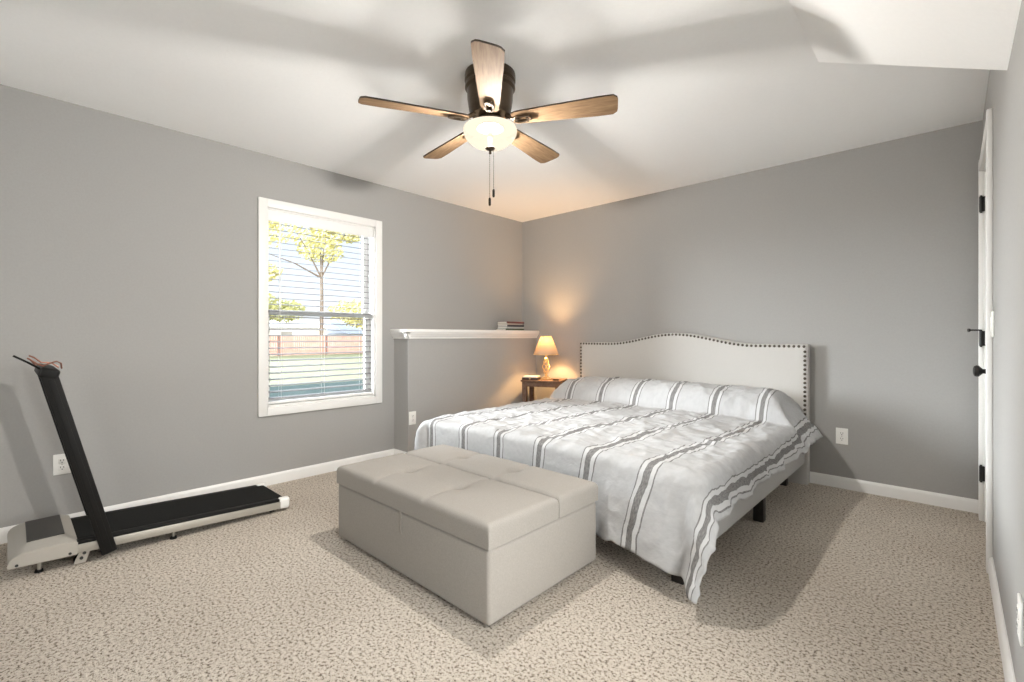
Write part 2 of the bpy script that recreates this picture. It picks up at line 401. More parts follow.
bm = bmesh.new(); add_box(bm, (-.026, -hy+.018, .002), (.026, hy-.018, .020), .004); link('bottom_rail', bm, M['vinyl'], bl)
for y in (-hy+.11, 0, hy-.11):
    bm = bmesh.new()
    for x in (-.0255, .0255): add_tube(bm, [(x, y, .02), (x, y, bh-.05)], .0008, 5)
    link('ladder_cord', bm, M['vinyl'], bl)
bm = bmesh.new(); add_tube(bm, [(.042, -hy+.095, bh-.07), (.043, -hy+.093, bh-.78)], .0042, 6); add_tube(bm, [(.03, -hy+.095, bh-.075), (.042, -hy+.095, bh-.07)], .003, 6)
link('tilt_wand', bm, M['vinyl'], bl)

# ------------------------------------------------------------------ ceiling fan
fan = thing('ceiling_fan', 'five-blade bronze and oak ceiling fan with lit glass bowl', 'ceiling fan', (-1.727, 1.681, ZC))
bm = bmesh.new()
add_lathe(bm, [(0, 0), (.128, 0), (.130, -.012), (.130, -.038), (.121, -.046), (.121, -.052), (.1285, -.058), (.1285, -.074), (.118, -.084), (.116, -.13), (.108, -.185), (.094, -.212), (.060, -.222), (0, -.222)], 48)
link('motor_housing', bm, M['bronze'], fan)
def blade_mesh():
    bm = bmesh.new(); n = 22; L0, L1 = .118, .645; rows = []
    for i in range(n+1):
        t = i/n; x = L0+(L1-L0)*t
        hw_ = .044+.022*min(1, t*1.25)
        if t < .06: hw_ -= .010*(1-t/.06)**2
        a, b = -hw_, hw_
        rows.append((x, a, b))
    top = []; bot = []
    m = 8
    for i, (x, a, b) in enumerate(rows):
        tr = []; br = []
        for k in range(m+1):
            s = k/m; y = a+(b-a)*s
            xx = x
            if i > n*.8:                                    # slanted, softly rounded tip
                f = (i-n*.8)/(n*.2); xx = x-f*(.010*s+.022*abs(2*s-1)**6)
            tr.append(bm.verts.new((xx, y, .004))); br.append(bm.verts.new((xx, y, -.004)))
        top.append(tr); bot.append(br)
    for i in range(n):
        for k in range(m):
            bm.faces.new((top[i][k], top[i+1][k], top[i+1][k+1], top[i][k+1]))
            bm.faces.new((bot[i][k], bot[i][k+1], bot[i+1][k+1], bot[i+1][k]))
    for i in range(n):
        for k in (0, m):
            f = bm.faces.new((top[i][k], bot[i][k], bot[i+1][k], top[i+1][k])); f.material_index = 1
    for i in (0, n):
        for k in range(m):
            f = bm.faces.new((top[i][k], top[i][k+1], bot[i][k+1], bot[i][k])); f.material_index = 1
    return bm
def iron_mesh():
    bm = bmesh.new()
    pts = []
    for k in range(25):                                      # open rounded loop screwed under the blade
        a = 2*PI*k/24; c, s = math.cos(a), math.sin(a)
        pts.append((.172+.042*math.copysign(abs(c)**.6, c), .020*math.copysign(abs(s)**.7, s), -.011))
    add_tube(bm, pts, .0065, 8, cap=False)
    add_tube(bm, [(.085, 0, .022), (.108, 0, .008), (.130, 0, -.008), (.150, 0, -.011)], [.012, .012, .010, .008], 8)
    for x in (.150, .195): add_tube(bm, [(x, 0, -.004), (x, 0, -.014)], .007, 8)
    return bm
bmesh0 = ironmesh0 = None
for i in range(5):
    ang = math.radians(-45+72*i)
    R = (Matrix.Rotation(ang, 4, 'Z') @ Matrix.Rotation(math.radians(-12), 4, 'X'))
    if i == 0:
        b = link('blade', blade_mesh(), M['blade'], fan); b.data.materials.append(M['blade_edge'])
        ir = link('blade_iron', iron_mesh(), M['bronze'], b); bmesh0, ironmesh0 = b, ir
    else:
        b = bmesh0.copy(); C.objects.link(b); b.parent = fan
        ir = ironmesh0.copy(); C.objects.link(ir); ir.parent = b
    b.matrix_local = Matrix.Translation((0, 0, -.236)) @ R
bm = bmesh.new()
add_lathe(bm, [(0, -.218), (.052, -.218), (.062, -.232), (.062, -.250), (.072, -.258), (.074, -.268), (.070, -.279), (.020, -.279), (.012, -.278), (.012, -.375), (0, -.375)], 32)
link('light_fitter', bm, M['bronze'], fan)
bm = bmesh.new(); pf = []
for k in range(15):
    a = PI/2*k/14; pf.append((.138*math.cos(a)**.8 if k < 14 else .012, -.288-.088*math.sin(a)**1.15))
add_lathe(bm, [(.072, -.2775), (.130, -.2785), (.1365, -.2795), (.1375, -.2815)] + pf, 48)     # domed bowl; flat top added to dim light on the ceiling
link('glass_bowl', bm, M['bowl'], fan)
bm = bmesh.new(); add_lathe(bm, [(.070, -.2735), (.134, -.2745)], 48); link('light_baffle_lid', bm, M['lid'], fan)  # second added layer, weakens the bulb's light towards the ceiling
bm = bmesh.new(); add_lathe(bm, [(0, -.372), (.024, -.373), (.026, -.379), (.017, -.386), (.006, -.389), (.005, -.396), (.008, -.400), (.006, -.405), (0, -.407)], 20)
link('finial', bm, M['bronze'], fan)
for (dx, dy, z1) in ((.012, .013, -.585), (.001, -.004, -.63)):
    bm = bmesh.new(); add_tube(bm, [(dx, dy, -.38), (dx, dy, z1)], .0009, 6)
    for k in range(22): add_tube(bm, [(dx, dy, -.41+(z1+.41)*k/22), (dx, dy, -.412+(z1+.41)*k/22)], .0018, 6)
    ch = link('pull_chain', bm, M['bronze'], fan)
    bm = bmesh.new(); add_lathe(bm, [(0, 0), (.004, -.001), (.0065, -.008), (.0065, -.036), (.004, -.042), (0, -.043)], 12, (dx, dy, z1))
    link('pull_fob', bm, M['black_wood'], ch)
fl = bpy.data.lights.new('fan_bulb', 'POINT'); fl.energy = FAN_W; fl.color = FAN_C; fl.shadow_soft_size = .032
fo = bpy.data.objects.new('fan_bulb', fl); C.objects.link(fo); fo.parent = fan; fo.location = (0, 0, -.312)

# ------------------------------------------------------------------ bed
bed = thing('bed', 'king bed with cream nailhead headboard and upholstered rails', 'bed', (-1.795, 2.02, 0))
def headz(dx):
    return 1.040 + (.090*math.cos(PI/2*dx/.66)**2 if abs(dx) < .66 else 0)
HBW = 1.015; HY0, HY1 = 2.005, 2.09      # local y of front/back faces
bm = bmesh.new(); n = 64
xs = [-HBW+2*HBW*i/n for i in range(n+1)]
prev = None
for x in xs:                                                 # padded slab: rounded front edge
    zt = headz(x); e = min(1, (HBW-abs(x))/.012); rr = .012
    col = []
    fy = HY0 + rr*(1-math.sqrt(max(0, 1-(1-e)**2)))
    ring = [(x, HY1, 0), (x, fy, 0), (x, fy, zt-.014), (x, fy+.004, zt-.004), (x, fy+.014, zt), (x, HY1, zt)]
    ring = [bm.verts.new(p) for p in ring]
    if prev:
        for k in range(6): bm.faces.new((prev[k], ring[k], ring[(k+1) % 6], prev[(k+1) % 6]))
    else: bm.faces.new(ring)
    prev = ring
bm.faces.new(prev[::-1])
hb = link('headboard', bm, M['linen'], bed)
bm = bmesh.new()
add_lathe(bm, [(0, .006), (.006, .005), (.0095, .002), (.0105, 0)], 10)
bmesh.ops.rotate(bm, verts=bm.verts[:], cent=(0, 0, 0), matrix=Matrix.Rotation(PI/2, 3, 'X'))
nail0 = None; spots = []
path = [(-HBW+.016, z) for z in [.49+.033*k for k in range(16)]]
x = -HBW+.016
while x <= HBW-.015:
    spots.append((x, headz(x)-.016)); s = (headz(x+.01)-headz(x))/.01; x += .0329/math.sqrt(1+s*s)
spots += path + [(HBW-.016, z) for _, z in path]
for (x, z) in spots[:100]:
    if nail0 is None: nail0 = link('nailhead', bm, M['nail'], hb); o = nail0
    else:
        o = nail0.copy(); C.objects.link(o)
    o.parent = hb; o.location = (x, HY0, z)
for s in (-1, 1):
    bm = bmesh.new(); add_box(bm, (min(s*.965, s*1.0), .03, .155), (max(s*.965, s*1.0), HY0, .375), .012, 3); link('side_rail', bm, M['rail'], bed)
bm = bmesh.new(); add_box(bm, (-1.0, 0, .155), (1.0, .038, .375), .012, 3); link('foot_rail', bm, M['rail'], bed)
boxes('support_slats', M['black_wood'], [((-.965, .08+.155*k, .27), (.965, .15+.155*k, .29)) for k in range(12)] + [((-.03, .038, .20), (.03, HY0, .268))], bed)
for (x, y) in ((-.93, .03), (.90, .02), (-.955, 1.02), (.955, 1.02), (0, .06), (0, 1.02), (.88, 1.88), (-.88, 1.88)):
    bm = bmesh.new(); zt = .20 if x == 0 else .165
    add_box(bm, (x-.028, y-.028+.02, 0), (x+.028, y+.028+.02, zt), .003); link('leg', bm, M['black_wood'], bed)
boxes('mattress', M['mattress'], [((-.945, .07, .292), (.945, 1.985, .448))], bed, .05, seg=4)

# comforter: one draped sheet, u across the bed and v along it
UL, UR, VF = -2.76, -.815, 2.03
ZT = .505
def sstep(a, b, x):
    t = max(0, min(1, (x-a)/(b-a))); return t*t*(3-2*t)
def roll(v):
    r = (v-3.775)/.255 if v < 3.775 else (v-3.775)/.27
    return max(0, 1-abs(r)**2.6)**.62 if abs(r) < 1 else 0.
from mathutils import noise as mn
def wr(u, v, sc_, seed=0): return mn.noise(Vector((u*sc_, v*sc_, seed)))
def hang(s, rr, k):
    if s <= 0: return 0., 0.
    q = rr*PI/2
    if s < q: return rr*math.sin(s/rr), rr*(1-math.cos(s/rr))
    return rr+k*(s-q), rr+math.sqrt(1-k*k)*(s-q)
def drape(u, v):
    w_ = roll(v)
    top = ZT + .018*math.sin(PI*max(0, min(1, (u-UL)/(UR-UL))))
    # quilted puffs and lazy wrinkles
    top += .010*wr(u, v, 3.1, 1) + .006*wr(u*1.0, v*2.2, 6, 4) + .005*wr(u, v, 17, 9)
    for (dx_, dy_, f_, a_, sd_) in ((.95, .3, 7, .007, 11), (.4, .9, 9, .007, 12), (-.7, .7, 12, .006, 13), (.2, 1, 19, .004, 14)):
        q_ = u*dx_+v*dy_; p_ = -u*dy_+v*dx_
        top += a_*(1-abs(mn.noise(Vector((q_*f_, p_*f_*.35, sd_))))*1.6)**3
    top += .192*w_*(1+.04*wr(u, v, 4, 3)) * (1-.06*sstep(-2.3, -2.75, u))
    lf = sstep(2.75, 2.1, v); ule = UL+.10*lf
    du = u-UR if u > UR else (ule-u if u < ule else 0.); sx = 1 if u > UR else -1
    dv = max(0., VF-v)*(1+.10*sstep(-1.0, -.65, u))
    # plain drop over rails, foot and corner
    s = math.hypot(du, dv)
    cu, cv = (du/s, dv/s) if s > 1e-6 else (0, 0)
    corner = 2*cu*cv
    rr = .07+(.09*lf if u < ule else 0)
    flare = .16+.12*cu*cu+.34*corner
    if u < ule: flare += .42*sstep(2.9, 2.1, v)
    if dv > 0 and u < -1.22: flare = .0; rr = max(.045, rr*cu) if u < ule else .045
    elif dv > 0: flare = flare*sstep(-1.22, -.98, u); rr = .045+.025*sstep(-1.22, -.98, u)
    out, down = hang(s, rr, min(.6, flare))
    ripple = .018*math.sin(u*26+2*wr(u, v, 3, 8))*sstep(.1, .42, dv)*sstep(-1.25, -1.1, u) + .012*math.sin(v*21+1.3)*sstep(.06, .22, du)
    x = (u-sx*du) + sx*cu*(out+ripple); y = max(v, VF) - cv*(out+ripple); z = top-down
    wf = sstep(3.15, 3.6, v)
    if wf > 0:                                               # over the pillow roll the edge fans out like a tent
        e0 = UR-.14*w_
        if u > e0:
            t = (u-e0)*(1+.22*w_)
            o2, d2 = hang(t, .08, .62)
            x2 = e0+o2; z2 = top-d2*.98
            x = x*(1-wf)+x2*wf; z = z*(1-wf)+z2*wf
        if u < -2.66:
            t = -2.66-u; o2, d2 = hang(t, .12, .35)
            x = x*(1-w_)+(-2.66-o2)*w_; z = z*(1-w_)+(top-d2)*w_
    z += .006*wr(u, v, 9, 5)*(1 if dv or du else 0)
    if dv > 0:                                               # the foot drop swings a little to the left and creases
        x -= .075*sstep(0, .43, dv)*sstep(-2.2, -1.3, u)*(1-.95*sstep(-1.05, -.7, u))
        y -= .012*(1-abs(wr(u, v*.5, 8, 21))*1.8)**2*sstep(.05, .2, dv)*sstep(-1.25, -1.1, u)
    if du > 0: x += sx*.010*(1-abs(wr(u*.6, v, 11, 22))*1.8)**2*sstep(.03, .12, du)
    return Vector((x, y, max(z, .012)))
us = []
a = -3.02
while a < -.592: us.append(a); a += .0125
vs = []
a = VF-.435
while a < 4.0: vs.append(a); a += (.0125 if a < 3.45 else .009)
bm = bmesh.new(); uvl = bm.loops.layers.uv.new('UVMap'); grid = []
for v in vs:
    row = []
    for u in us:
        # the cloth is laid a little askew: the overhang grows to the right towards the foot
        row.append((bm.verts.new(drape(u, v)), u, v))
    grid.append(row)
for i in range(len(vs)-1):
    for j in range(len(us)-1):
        q = (grid[i][j], grid[i][j+1], grid[i+1][j+1], grid[i+1][j])
        f = bm.faces.new([t[0] for t in q])
        for lp, t in zip(f.loops, q): lp[uvl].uv = (t[1]-.045*sstep(2.1, 3.6, t[2])*sstep(-.75, -1.0, t[1])+.02*wr(t[1], t[2], .9, 2)+.006*wr(t[1], t[2], 9, 2), t[2])
cf = link('comforter', bm, M['comforter'], smooth=180)
sm = cf.modifiers.new('thickness', 'SOLIDIFY'); sm.thickness = .014; sm.offset = -1
tag(cf, 'white comforter with grey stripes spread over the bed', 'comforter')

# ------------------------------------------------------------------ storage bench
BX0, BX1, BY0, BY1 = -2.432, -1.254, 1.214, 1.942
bench = thing('storage_bench', 'beige tufted storage bench at the foot of the bed', 'bench', ((BX0+BX1)/2, (BY0+BY1)/2, 0))
bw, bd = (BX1-BX0)/2, (BY1-BY0)/2
bm = bmesh.new(); add_box(bm, (-bw, -bd, .016), (bw, bd, .303), .016, 4); link('body', bm, M['bench'], bench)
def lid(y0, y1, btn):
    bm = bmesh.new(); nx, ny = 110, 40; r = .026; zb = .306; H = .092
    x0, x1 = -bw-.004, bw+.004; V = []
    def f(t): return t
    for j in range(ny+1):
        row = []
        for i in range(nx+1):
            # denser sampling near the rims
            sx_ = .5-.5*math.cos(PI*i/nx); sy_ = .5-.5*math.cos(PI*j/ny)
            x = x0+(x1-x0)*(sx_*.6+i/nx*.4); y = y0+(y1-y0)*(sy_*.6+j/ny*.4)
            d = max(0, min(x-x0, x1-x, y-y0, y1-y))
            zz = H-r+math.sqrt(max(0, r*r-(r-d)**2)) if d < r else H
            zz += .017*(1-((2*x)/(x1-x0))**4)*(1-((2*y-y0-y1)/(y1-y0))**2)
            for bx, by in btn:
                q = math.hypot(x-bx, y-by); zz -= .042*math.exp(-(q/.022)**2) + .015*math.exp(-(q/.07)**2)
                zz -= .009*math.exp(-((x-bx)/.011)**2)*(1 if d > .01 else d/.01)       # stitched seam through the button
            zz += .0016*wr(x, y, 14, 6)
            row.append(bm.verts.new((x, y, zb+zz)))
        V.append(row)
    for j in range(ny):
        for i in range(nx): bm.faces.new((V[j][i], V[j][i+1], V[j+1][i+1], V[j+1][i]))
    loop = V[0][:] + [V[j][nx] for j in range(1, ny+1)] + V[ny][-2::-1] + [V[j][0] for j in range(ny-1, 0, -1)]
    low = [bm.verts.new((v.co.x*.998, v.co.y, zb)) for v in loop]; n = len(loop)
    for k in range(n): bm.faces.new((loop[k], low[k], low[(k+1) % n], loop[(k+1) % n]))
    bm.faces.new(low)
    o = link('lid', bm, M['bench'], bench, smooth=60)
    for bx, by in btn:
        bm = bmesh.new(); add_lathe(bm, [(0, .005), (.006, .0045), (.010, .002), (.011, -.003)], 14, (bx, by, zb+H-.044))
        link('button', bm, M['bench'], o)
    return o
cxb = (BX0+BX1)/2; cyb = (BY0+BY1)/2
lid(-bd-.004, 1.634-cyb, [(-2.055-cxb, 1.425-cyb), (-1.665-cxb, 1.425-cyb)])
lid(1.640-cyb, bd+.004, [(-2.055-cxb, 1.80-cyb), (-1.665-cxb, 1.80-cyb)])
bm = bmesh.new(); add_box(bm, (-1.828-cxb-.008, -bd-.0045, .205), (-1.828-cxb+.008, -bd-.001, .306), .001)
pt = link('pull_tab', bm, M['bench'], bench)
for sx_ in (-1, 1):
    for sy_ in (-1, 1):
        bm = bmesh.new(); add_box(bm, (sx_*(bw-.055)-.03, sy_*(bd-.055)-.03, 0), (sx_*(bw-.055)+.03, sy_*(bd-.055)+.03, .020), .004)
        link('foot', bm, M['black_plastic'], bench)

# ------------------------------------------------------------------ nightstand, lamp and the small things on it
AL = math.radians(24)
ns = thing('nightstand', 'small dark walnut table in the corner beside the bed', 'nightstand', (-3.265, 3.64, 0), (0, 0, AL))
NW, ND, NH = .40, .30, .645
boxes('tabletop', M['table_wood'], [((-.012, -.012, NH-.018), (NW+.012, ND+.012, NH))], ns, .003)
boxes('apron', M['table_wood'], [((.04, .004, NH-.068), (NW-.04, .022, NH-.018)), ((.04, ND-.022, NH-.068), (NW-.04, ND-.004, NH-.018)),
      ((.004, .04, NH-.068), (.022, ND-.04, NH-.018)), ((NW-.022, .04, NH-.068), (NW-.004, ND-.04, NH-.018))], ns)
for x in (0, NW-.046):
    for y in (0, ND-.046): boxes('leg', M['table_wood'], [((x, y, 0), (x+.046, y+.046, NH-.018))], ns, .003)
boxes('lower_shelf', M['table_wood'], [((.01, .01, .15), (NW-.01, ND-.01, .168))], ns, .002)
def on_table(x, y):
    return (-3.265+x*math.cos(AL)-y*math.sin(AL), 3.64+x*math.sin(AL)+y*math.cos(AL), NH)
lx = on_table(.222, .135)
lamp = thing('table_lamp', 'lit table lamp with a cream tapered shade on the nightstand', 'lamp', lx, (0, 0, AL))
bm = bmesh.new(); add_box(bm, (-.045, -.045, 0), (.045, .045, .018), .004); add_box(bm, (-.032, -.032, .018), (.032, .032, .030), .004)
add_lathe(bm, [(0, .03), (.018, .03), (.012, .04), (.016, .05), (.010, .058), (0, .058)], 20); link('base', bm, M['brass'], lamp)
bm = bmesh.new()
for k in range(4):                                           # open twisted cage stem
    pts = []
    for i in range(25):
        t = i/24; a = k*PI/2+t*PI*1.2; r = .008+.028*math.sin(PI*t)**.8
        pts.append((r*math.cos(a), r*math.sin(a), .055+.16*t))
    add_tube(bm, pts, .0042, 8)
add_tube(bm, [(0, 0, .05), (0, 0, .22)], .004, 8)
link('stem', bm, M['brass'], lamp)
bm = bmesh.new(); add_lathe(bm, [(0, .213), (.022, .213), (.020, .222), (.010, .230), (.013, .240), (.013, .272), (0, .272)], 20); link('socket', bm, M['brass'], lamp)
bm = bmesh.new(); add_lathe(bm, [(.134, .262), (.056, .455)], 48)
sh = link('lamp_shade', bm, M['shade'], lamp, smooth=60)
bm = bmesh.new()
for r, z in ((.056, .455),):
    add_tube(bm, [(r*math.cos(2*PI*k/48), r*math.sin(2*PI*k/48), z) for k in range(49)], .003, 6, cap=False)
for k in range(3): add_tube(bm, [(0, 0, .43), (.056*math.cos(k*2*PI/3), .056*math.sin(k*2*PI/3), .452)], .0015, 6)
add_tube(bm, [(0, 0, .27), (0, 0, .432)], .003, 6)
link('shade_ring', bm, M['brass'], sh)
bm = bmesh.new(); add_tube(bm, [(.134*math.cos(2*PI*k/48), .134*math.sin(2*PI*k/48), .262) for k in range(49)], .003, 6, cap=False); link('shade_rim', bm, M['brass'], sh)
bl_ = bpy.data.lights.new('lamp_bulb', 'POINT'); bl_.energy = LAMP_W; bl_.color = LAMP_C; bl_.shadow_soft_size = .025
bo = bpy.data.objects.new('lamp_bulb', bl_); C.objects.link(bo); bo.parent = lamp; bo.location = (0, 0, .395)

p = on_table(.082, .082)
bx = thing('wooden_box', 'flat dark wooden box on the left of the nightstand', 'box', p, (0, 0, AL))
bm = bmesh.new(); add_box(bm, (-.085, -.075, 0), (.085, .075, .024), .002); link('body', bm, mat('dark_brown_box', (.035, .014, .010), .5), bx)
boxes('clasp', M['brass'], [((-.008, -.078, .009), (.008, -.074, .018))], bx, .001)
pad = thing('notebook', 'cream covered notebook lying on the dark wooden box', 'notebook', (p[0], p[1], NH+.024), (0, 0, AL))
boxes('cover', mat('cream_cover', (.66, .62, .53), .7), [((-.08, -.065, 0), (.074, .065, .003)), ((-.08, -.065, .010), (.074, .065, .013)), ((-.08, -.065, 0), (-.076, .065, .013))], pad)
boxes('pages', mat('paper_pages', (.75, .72, .65), .9), [((-.076, -.062, .003), (.071, .062, .010))], pad)
p = on_table(.345, .06)
dish = thing('trinket_dish', 'small dark oval dish right of the table lamp', 'dish', p, (0, 0, AL))
bm = bmesh.new(); add_lathe(bm, [(0, 0), (.026, 0), (.036, .006), (.040, .014), (.037, .014), (.030, .007), (0, .005)], 28)
bmesh.ops.scale(bm, vec=(1, .7, 1), verts=bm.verts[:]); link('bowl', bm, mat('dark_bronze_dish', (.05, .03, .02), .4, .3), dish)

# ------------------------------------------------------------------ books on the ledge
bk = [((.07, .085, .055), (.72, .70, .66), .020, .160, .275, 'dark olive book at the bottom of the stack on the white ledge'),
      ((.50, .52, .50), (.80, .78, .74), .019, .150, .268, 'pale grey book second from the bottom of the ledge stack'),
      ((.045, .045, .060), (.74, .72, .68), .021, .150, .272, 'charcoal book in the middle of the stack on the ledge'),
      ((.60, .56, .48), (.80, .77, .70), .016, .145, .262, 'cream book second from the top of the ledge stack'),
      ((.16, .055, .055), (.75, .72, .66), .020, .150, .270, 'maroon book on top of the stack on the white ledge')]
z = 1.163
for i, (c, pg, h, dw_, ln, lab) in enumerate(bk):
    b = thing('book', lab, 'book', (-3.562+.004*((i*7) % 3-1), 3.782+.004*((i*5) % 3-1), z), (0, 0, math.radians((i*37 % 7)-3)), 'books stacked on the ledge')
    boxes('cover', mat('book_cover', c, .6), [((-dw_/2, -ln/2, 0), (dw_/2, ln/2, .0025)), ((-dw_/2, -ln/2, h-.0025), (dw_/2, ln/2, h)), ((dw_/2-.003, -ln/2, 0), (dw_/2, ln/2, h))], b)
    boxes('pages', mat('book_pages', pg, .9), [((-dw_/2+.004, -ln/2+.004, .0025), (dw_/2-.003, ln/2-.004, h-.0025))], b)
    z += h

# ------------------------------------------------------------------ treadmill
tm = thing('treadmill', 'slim black and silver treadmill along the left wall', 'treadmill', (-3.285, .010, .060), (math.radians(-2.1), 0, 0))
hwid = .215; TL = 1.205
for s in (-1, 1):
    x0, x1 = sorted((s*hwid, s*(hwid-.03)))
    boxes('side_rail', M['silver'], [((x0, .05, .002), (x1, TL-.01, .045))], tm, .003)
    a0, a1 = sorted((s*(hwid-.002), s*(hwid-.045)))
    boxes('foot_strip', M['black_plastic'], [((a0, .20, .045), (a1, TL-.06, .061))], tm, .004)
bm = bmesh.new(); r = .021; pf = []
for k in range(9): a = PI/2+PI*k/8; pf.append((.22+r*math.cos(a), .040+r*math.sin(a)))
for k in range(9): a = -PI/2+PI*k/8; pf.append((TL-.035+r*math.cos(a), .040+r*math.sin(a)))
add_prism(bm, pf, 'x', -hwid+.045, hwid-.045); link('running_belt', bm, M['black_rubber'], tm)
for s in (-1, 1):
    bm = bmesh.new(); x0, x1 = sorted((s*(hwid+.004), s*(hwid-.045)))
    add_box(bm, (x0, TL-.062, -.002), (x1, TL, .066), .014, 3); link('end_cap', bm, M['plate'], tm)
bm = bmesh.new()                                             # motor hood with sloped silver shell
pf = [(0, 0), (0, .022), (.012, .044), (.05, .060), (.195, .068), (.232, .060), (.232, 0)]
pin = [(0, 0), (.01, .03), (.035, .060), (.068, .086), (.180, .092), (.232, .066), (.232, 0)]
ringsx = [(-hwid-.070, pf), (-hwid+.015, pin), (hwid-.075, pin), (hwid+.008, pf)]
rg = [[bm.verts.new((x, q[0], q[1])) for q in P_] for x, P_ in ringsx]
for a_, b_ in zip(rg, rg[1:]):
    for k in range(7): bm.faces.new((a_[k], b_[k], b_[(k+1) % 7], a_[(k+1) % 7]))
bm.faces.new(rg[0]); bm.faces.new(rg[-1][::-1])
bmesh.ops.bevel(bm, geom=[e for e in bm.edges], offset=.004, segments=2, affect='EDGES', clamp_overlap=True)
hood = link('motor_hood', bm, M['silver_plastic'], tm, (0, -.020, 0))
bm = bmesh.new(); add_prism(bm, [(.060, .0835), (.188, .0905), (.188, .0945), (.060, .0880)], 'x', -hwid+.02, hwid-.07); dp = link('display_panel', bm, M['display'], hood)
for y, z in ((.03, .012), (.205, .014)):
    bm = bmesh.new(); add_tube(bm, [(hwid+.004, y, z), (hwid+.011, y, z)], .006, 10); link('screw', bm, M['slot'], hood)
# upright handle: two leaning posts joined by the grip
def local(x, y, z): return Vector((x, y, z))
for s in (-1, 1):
    bm = bmesh.new(); x = s*(hwid+.018)
    a0, a1 = Vector((x, .329, -.018)), Vector((x, .082, .865)); d = (a1-a0); L = d.length
    th = math.atan2(d.y, d.z)
    mt4 = Matrix.Translation(a0) @ Matrix.Rotation(-th, 4, 'X')
    add_box(bm, (-.014, -.030, 0), (.014, .030, L), .005, 2, mt4)
    add_box(bm, (.010, -.012, .01), (.0155, .012, L-.02), .002, 2, mt4)
    link('upright', bm, M['black_plastic'], tm)
bm = bmesh.new(); mt4 = Matrix.Translation((0, .082, .865)) @ Matrix.Rotation(math.radians(-14), 4, 'X')
add_box(bm, (-hwid-.034, -.036, -.018), (hwid+.034, .034, .030), .012, 3, mt4)
gp = link('handle_grip', bm, M['black_plastic'], tm)
bm = bmesh.new()                                             # black clip arm and copper wire cradle on the grip
add_tube(bm, [(hwid-.03, .055, .89), (hwid-.02, .010, .923), (hwid-.01, -.035, .952)], .0045, 8); arm = link('clip_arm', bm, M['black_plastic'], tm)
bm = bmesh.new(); X0 = hwid-.01
add_tube(bm, [(X0, .115, .898), (X0, .090, .920), (X0+.01, .055, .923), (X0+.01, .030, .946), (X0, .015, .953)], .0034, 6)
add_tube(bm, [(X0+.01, .055, .905), (X0+.012, .105, .928), (X0, .122, .918), (X0-.02, .126, .893)], .0034, 6)
add_tube(bm, [(X0-.05, .040, .905), (X0-.02, .020, .935), (X0+.015, .010, .942), (X0+.02, .040, .918), (X0+.01, .065, .905)], .0034, 6)
wc = link('wire_cradle', bm, M['copper'], tm); wc['label'] = 'copper coloured wire cradle'
bm = bmesh.new(); s = hwid+.006
add_prism(bm, [(.213, .040), (.300, .040), (.260, .012), (.243, -.048), (.200, -.048), (.220, .012)], 'x', hwid-.012, hwid-.004)
link('pivot_bracket', bm, M['silver'], tm)
for q in ((.237, .0), (.227, -.022)):
    bm = bmesh.new(); add_tube(bm, [(hwid-.006, q[0], q[1]), (hwid+.004, q[0], q[1])], .007, 10); link('pivot_bolt', bm, M['slot'], tm)
for (x, y, r_, lo) in ((.17, .085, .008, -.057), (-.17, .085, .008, -.057), (.19, .60, .006, -.038), (-.19, .60, .006, -.038)):
    bm = bmesh.new(); add_tube(bm, [(x, y, .01), (x, y, lo+.010)], r_, 8); ft = link('foot', bm, M['silver'], tm)
    bm = bmesh.new(); add_lathe(bm, [(0, lo+.012), (.014, lo+.012), (.017, lo), (0, lo)], 14, (x, y, 0)); link('rubber_pad', bm, M['black_plastic'], ft)
for s in (-1, 1):
    bm = bmesh.new(); add_box(bm, (s*(hwid-.03)-.012, TL-.11, -.012), (s*(hwid-.03)+.012, TL-.085, .004), .002); link('rear_foot', bm, M['black_plastic'], tm)
    bm = bmesh.new(); add_tube(bm, [(s*(hwid-.045), .222, -.037), (s*(hwid-.02), .222, -.037)], .021, 16); link('transport_wheel', bm, M['black_rubber'], tm)

# ------------------------------------------------------------------ outlets and switches
def outlet(label, loc, rotz, rows=2, blank=False):
    o = thing('wall_outlet', label, 'outlet', loc, (0, 0, rotz), 'electrical plates on the walls')
    bm = bmesh.new(); add_box(bm, (-.0365, -.006, -.058), (.0365, 0, .058), .003, 2); pl = link('cover_plate', bm, M['plate'], o)
    for s in (-1, 1):
        bm = bmesh.new(); add_box(bm, (-.0165, -.0085, s*.0195-.0145), (.0165, -.005, s*.0195+.0145), .003, 2); rc = link('receptacle', bm, M['plate'], o)
        bm = bmesh.new()
        for x in (-.0065, .0065): add_box(bm, (x-.0013, -.0090, s*.0195-.001), (x+.0013, -.0083, s*.0195+.008))
        add_tube(bm, [(0, -.0083, s*.0195-.008), (0, -.0090, s*.0195-.008)], .0028, 10)
        link('slot', bm, M['slot'], rc)
    bm = bmesh.new(); add_tube(bm, [(0, -.0058, 0), (0, -.0072, 0)], .003, 10); link('screw', bm, M['silver'], o)
    return o
outlet('white wall outlet behind the treadmill upright', (XL, .202, .375), PI/2)
outlet('white wall outlet low on the back wall right of the bed', (-.582, YB, .377), 0)
outlet('white wall outlet on the side of the ledge behind the bed', (LX, 2.425, .379), PI/2)
outlet('white wall outlet on the near right wall by the door', (XR, 1.87, .335), -PI/2)
sw = thing('light_switch', 'white light switch on the right wall next to the door', 'switch', (XR, 3.04, 1.155), (0, 0, -PI/2), 'electrical plates on the walls')
bm = bmesh.new(); add_box(bm, (-.036, -.006, -.058), (.036, 0, .058), .003, 2); link('cover_plate', bm, M['plate'], sw)
bm = bmesh.new(); add_box(bm, (-.0165, -.010, -.033), (.0165, -.005, .033), .003, 2); link('rocker', bm, M['plate'], sw)

